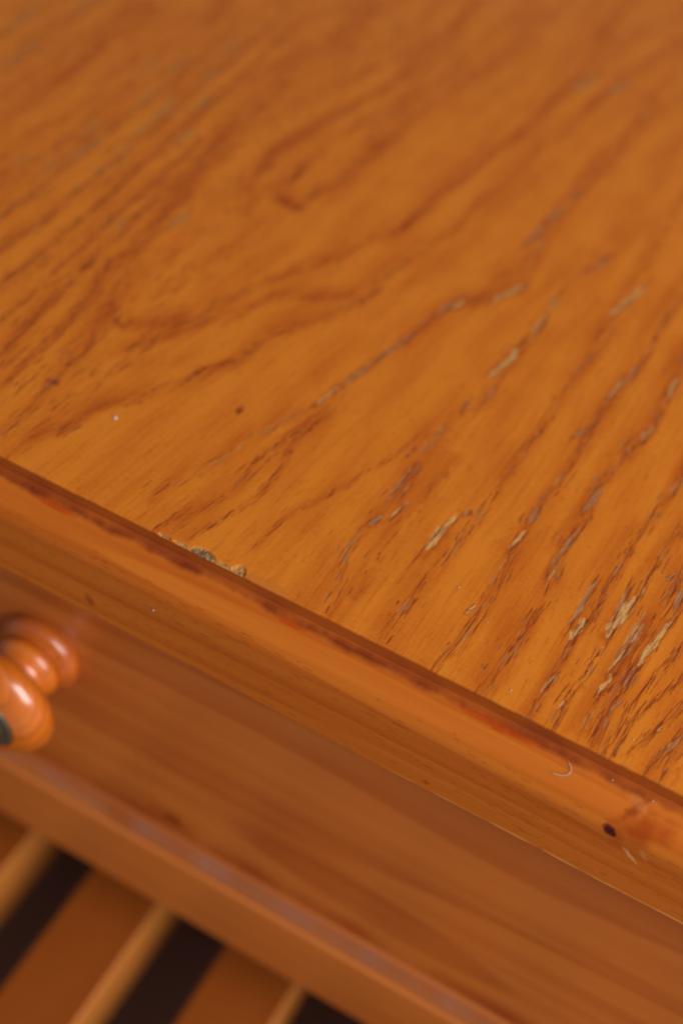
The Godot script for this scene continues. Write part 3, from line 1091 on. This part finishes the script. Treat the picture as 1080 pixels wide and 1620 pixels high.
func make_cabinet():
	var cab := thing("wooden_cabinet", "amber varnished wooden cabinet with worn veneered top and one turned drawer knob", "cabinet", Vector3(0, TOP_Y, 0))
	var st := surface()
	veneer_mesh(st)
	var top := commit("veneered_top", st, M.veneer, cab)
	top.set_meta("label", "worn amber veneer with open grain, pale flecks and a chipped front edge")

	# the board under the veneer
	st = surface()
	rounded_box(st, Vector3(X0 + 0.002, -0.022, BACK + 0.002), Vector3(X1 - 0.002, -0.0014, -0.0062), 0.0005)
	commit("top_board", st, M.side, cab)

	# moulded front edge, a little wavy as hand-finished wood is
	st = surface()
	sweep(st, moulding_strip(), X0, X1, 0.6, true, 0.00025, 6)
	commit("edge_moulding", st, M.moulding, cab)

	# carcass
	for s in [[X0, X0 + 0.018], [X1 - 0.018, X1]]:
		st = surface()
		rounded_box(st, Vector3(s[0], -0.245, BACK + 0.006), Vector3(s[1], -0.0415, -0.016), 0.001)
		commit("side_panel", st, M.side, cab)
	st = surface()
	rounded_box(st, Vector3(X0 + 0.019, -0.244, BACK), Vector3(X1 - 0.019, -0.024, BACK + 0.005), 0.0005)
	commit("back_panel", st, M.side, cab)
	st = surface()
	rounded_box(st, Vector3(X0 + 0.019, -0.243, BACK + 0.007), Vector3(X1 - 0.019, -0.236, -0.02), 0.0005)
	commit("bottom_panel", st, M.side, cab)
	st = surface()
	rounded_box(st, Vector3(X0 + 0.002, -0.0655, -0.03), Vector3(X1 - 0.002, -0.0405, -0.0075), 0.0005)
	commit("top_rail", st, M.rail, cab)

	# drawer
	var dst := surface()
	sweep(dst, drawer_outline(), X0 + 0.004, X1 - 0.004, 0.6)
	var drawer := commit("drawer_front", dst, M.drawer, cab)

	var rst := surface()
	lathe(rst, spline([Vector2(0.0150, -0.001), Vector2(0.0150, 0.0), Vector2(0.0160, 0.0022), Vector2(0.0155, 0.0048), Vector2(0.0132, 0.0066), Vector2(0.0115, 0.0074), Vector2(0.0090, 0.0075)], 6))
	var rose := commit("knob_rosette", rst, M.rosette, drawer)
	rose.position = Vector3(KNOB_AT.x, KNOB_AT.y, -0.002)
	var kst := surface()
	var profile := spline([Vector2(0.0106, 0.0068), Vector2(0.0114, 0.0077), Vector2(0.0128, 0.0092), Vector2(0.0130, 0.0112), Vector2(0.0120, 0.0130), Vector2(0.0104, 0.0152), Vector2(0.0106, 0.0170), Vector2(0.0140, 0.0188), Vector2(0.0195, 0.0212),
		Vector2(0.0224, 0.0248), Vector2(0.0222, 0.0290), Vector2(0.0192, 0.0330), Vector2(0.0150, 0.0350), Vector2(0.0136, 0.0352)], 7)
	profile.append_array(spline([Vector2(0.0135, 0.0350), Vector2(0.0130, 0.0340), Vector2(0.0, 0.0340)], 2))
	lathe(kst, profile)
	var knob := commit("knob", kst, M.knob, drawer)
	knob.position = Vector3(KNOB_AT.x, KNOB_AT.y, -0.002)
	var bst := surface()
	lathe(bst, spline([Vector2(0.0131, 0.0338), Vector2(0.0131, 0.0352), Vector2(0.0124, 0.0358), Vector2(0.0112, 0.0354), Vector2(0.0100, 0.0350), Vector2(0.0060, 0.0356), Vector2(0.0, 0.0359)], 5), 64)
	var cap := commit("knob_cap", bst, M.metal, drawer)
	cap.position = knob.position
	cap.set_meta("label", "dark metal cap set into the knob's end")

	# rail below the drawer
	st = surface()
	rounded_box(st, Vector3(X0, -0.2350, -0.016), Vector3(X1, -0.1902, 0.0004), 0.0022, 0.6)
	commit("bottom_rail", st, M.rail, cab)
	# feet down to the platform
	for s in [[X0 + 0.004, -0.06], [X1 - 0.049, -0.06], [X0 + 0.004, BACK + 0.02], [X1 - 0.049, BACK + 0.02]]:
		st = surface()
		rounded_box(st, Vector3(s[0], -0.30, s[1]), Vector3(s[0] + 0.045, -0.2455, s[1] + 0.045), 0.002)
		commit("foot", st, M.side, cab)


func make_platform():
	var p := thing("slatted_platform", "slatted wooden platform with dark gaps below the cabinet", "platform", Vector3.ZERO)
	var y1 := TOP_Y - 0.30
	var y0 := y1 - 0.045
	var edges := PackedFloat32Array()
	for k in range(-6, 7):
		edges.append(-0.0575 + k * 0.0735)
	var sides := surface()
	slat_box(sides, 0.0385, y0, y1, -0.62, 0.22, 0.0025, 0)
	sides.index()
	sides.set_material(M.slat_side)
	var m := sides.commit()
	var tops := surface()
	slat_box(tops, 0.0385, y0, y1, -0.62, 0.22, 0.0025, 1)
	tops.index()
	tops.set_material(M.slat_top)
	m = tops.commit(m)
	for e in edges:
		var o := MeshInstance3D.new()
		o.name = "slat"
		o.mesh = m
		o.position = Vector3(e - 0.01925 + rng.randf_range(-0.001, 0.001), 0, rng.randf_range(-0.004, 0.004))
		p.add_child(o, true)
	for z in [-0.55, -0.2, 0.17]:
		var st := surface()
		rounded_box(st, Vector3(-0.54, 0.0, z - 0.02), Vector3(0.42, y0 - 0.0005, z + 0.02), 0.002)
		commit("bearer", st, M.slat_top, p)


# where the moulding's surface is, by x and a (z, y) point on it
func make_dust():
	var spots := [
		[Vector3(-0.0787, 0.0, -0.0324), 0.0006, "largest white dust speck, on the veneer near the left"],
		[Vector3(0.0427, 0.0, -0.0302), 0.00026, "white dust speck between grain lines in mid veneer"],
		[Vector3(0.0703, 0.0, -0.0052), 0.00028, "white dust speck on the veneer just above the moulded edge"],
		[Vector3(0.0551, 0.0, -0.0231), 0.00018, "tiny white dust speck just left of a dark pore line"],
		[Vector3(0.1048, 0.0, -0.0085), 0.0002, "white dust speck at the lower right of the veneer"],
		[Vector3(-0.0353, -0.0215, 0.0107), 0.0003, "white dust speck on the moulding's face, nearest the knob"],
		[Vector3(0.1045, -0.0055, 0.0024), 0.00022, "white dust speck in the step of the moulding, left of two"],
		[Vector3(0.1160, -0.0056, 0.0026), 0.00022, "white dust speck in the step of the moulding, right of two"],
	]
	for s in spots:
		var st := surface()
		var r: float = s[1]
		lathe(st, spline([Vector2(0.0, -0.9), Vector2(0.7, -0.6), Vector2(1.0, 0.0), Vector2(0.75, 0.6), Vector2(0.0, 0.85)], 3), 9)
		var o := commit("dust_speck", st, M.lint, self)
		o.scale = Vector3(r, r * 0.8, r * 1.2)
		o.position = s[0] + Vector3(0, TOP_Y + r * 0.4, 0)
		o.rotation = Vector3(rng.randf() * 3.0, rng.randf() * 3.0, 0)
		tag(o, s[2], "dust speck", "dust specks on the cabinet")
	# curled fibre on the shoulder of the moulding
	var fst := surface()
	var c := Curve3D.new()
	for k in 15:
		var t := float(k) / 14.0
		var ang := lerpf(-0.9, 1.5, t)
		var q := Vector2(cos(ang) * 0.0042, sin(ang) * 0.0034)
		# on the bevel, which falls 6 mm over 7.6 mm
		var f := 0.38 + q.y * 80.0
		c.add_point(Vector3(0.0897 + q.x, lerpf(-0.0052, -0.0112, f) + 0.0002 + 0.0007 * t, lerpf(0.0018, 0.0094, f) + 0.00025))
	tube(fst, c, 0.00008)
	var fibre := commit("lint_fibre", fst, M.lint, self)
	fibre.position = Vector3(0, TOP_Y, 0)
	tag(fibre, "short curved white fibre lying on the slope of the front moulding", "fibre")


func tube(st: SurfaceTool, c: Curve3D, r: float):
	var n := c.point_count
	for i in n - 1:
		var a := c.get_point_position(i)
		var b := c.get_point_position(i + 1)
		var d := (b - a).normalized()
		var u := d.cross(Vector3.UP).normalized()
		var v := u.cross(d)
		for s in 6:
			var t0 := TAU * s / 6
			var t1 := TAU * (s + 1) / 6
			var n0 := u * cos(t0) + v * sin(t0)
			var n1 := u * cos(t1) + v * sin(t1)
			quad(st, [a + n1 * r, b + n1 * r, b + n0 * r, a + n0 * r], [n1, n1, n0, n0], [Vector2(), Vector2(), Vector2(), Vector2()])
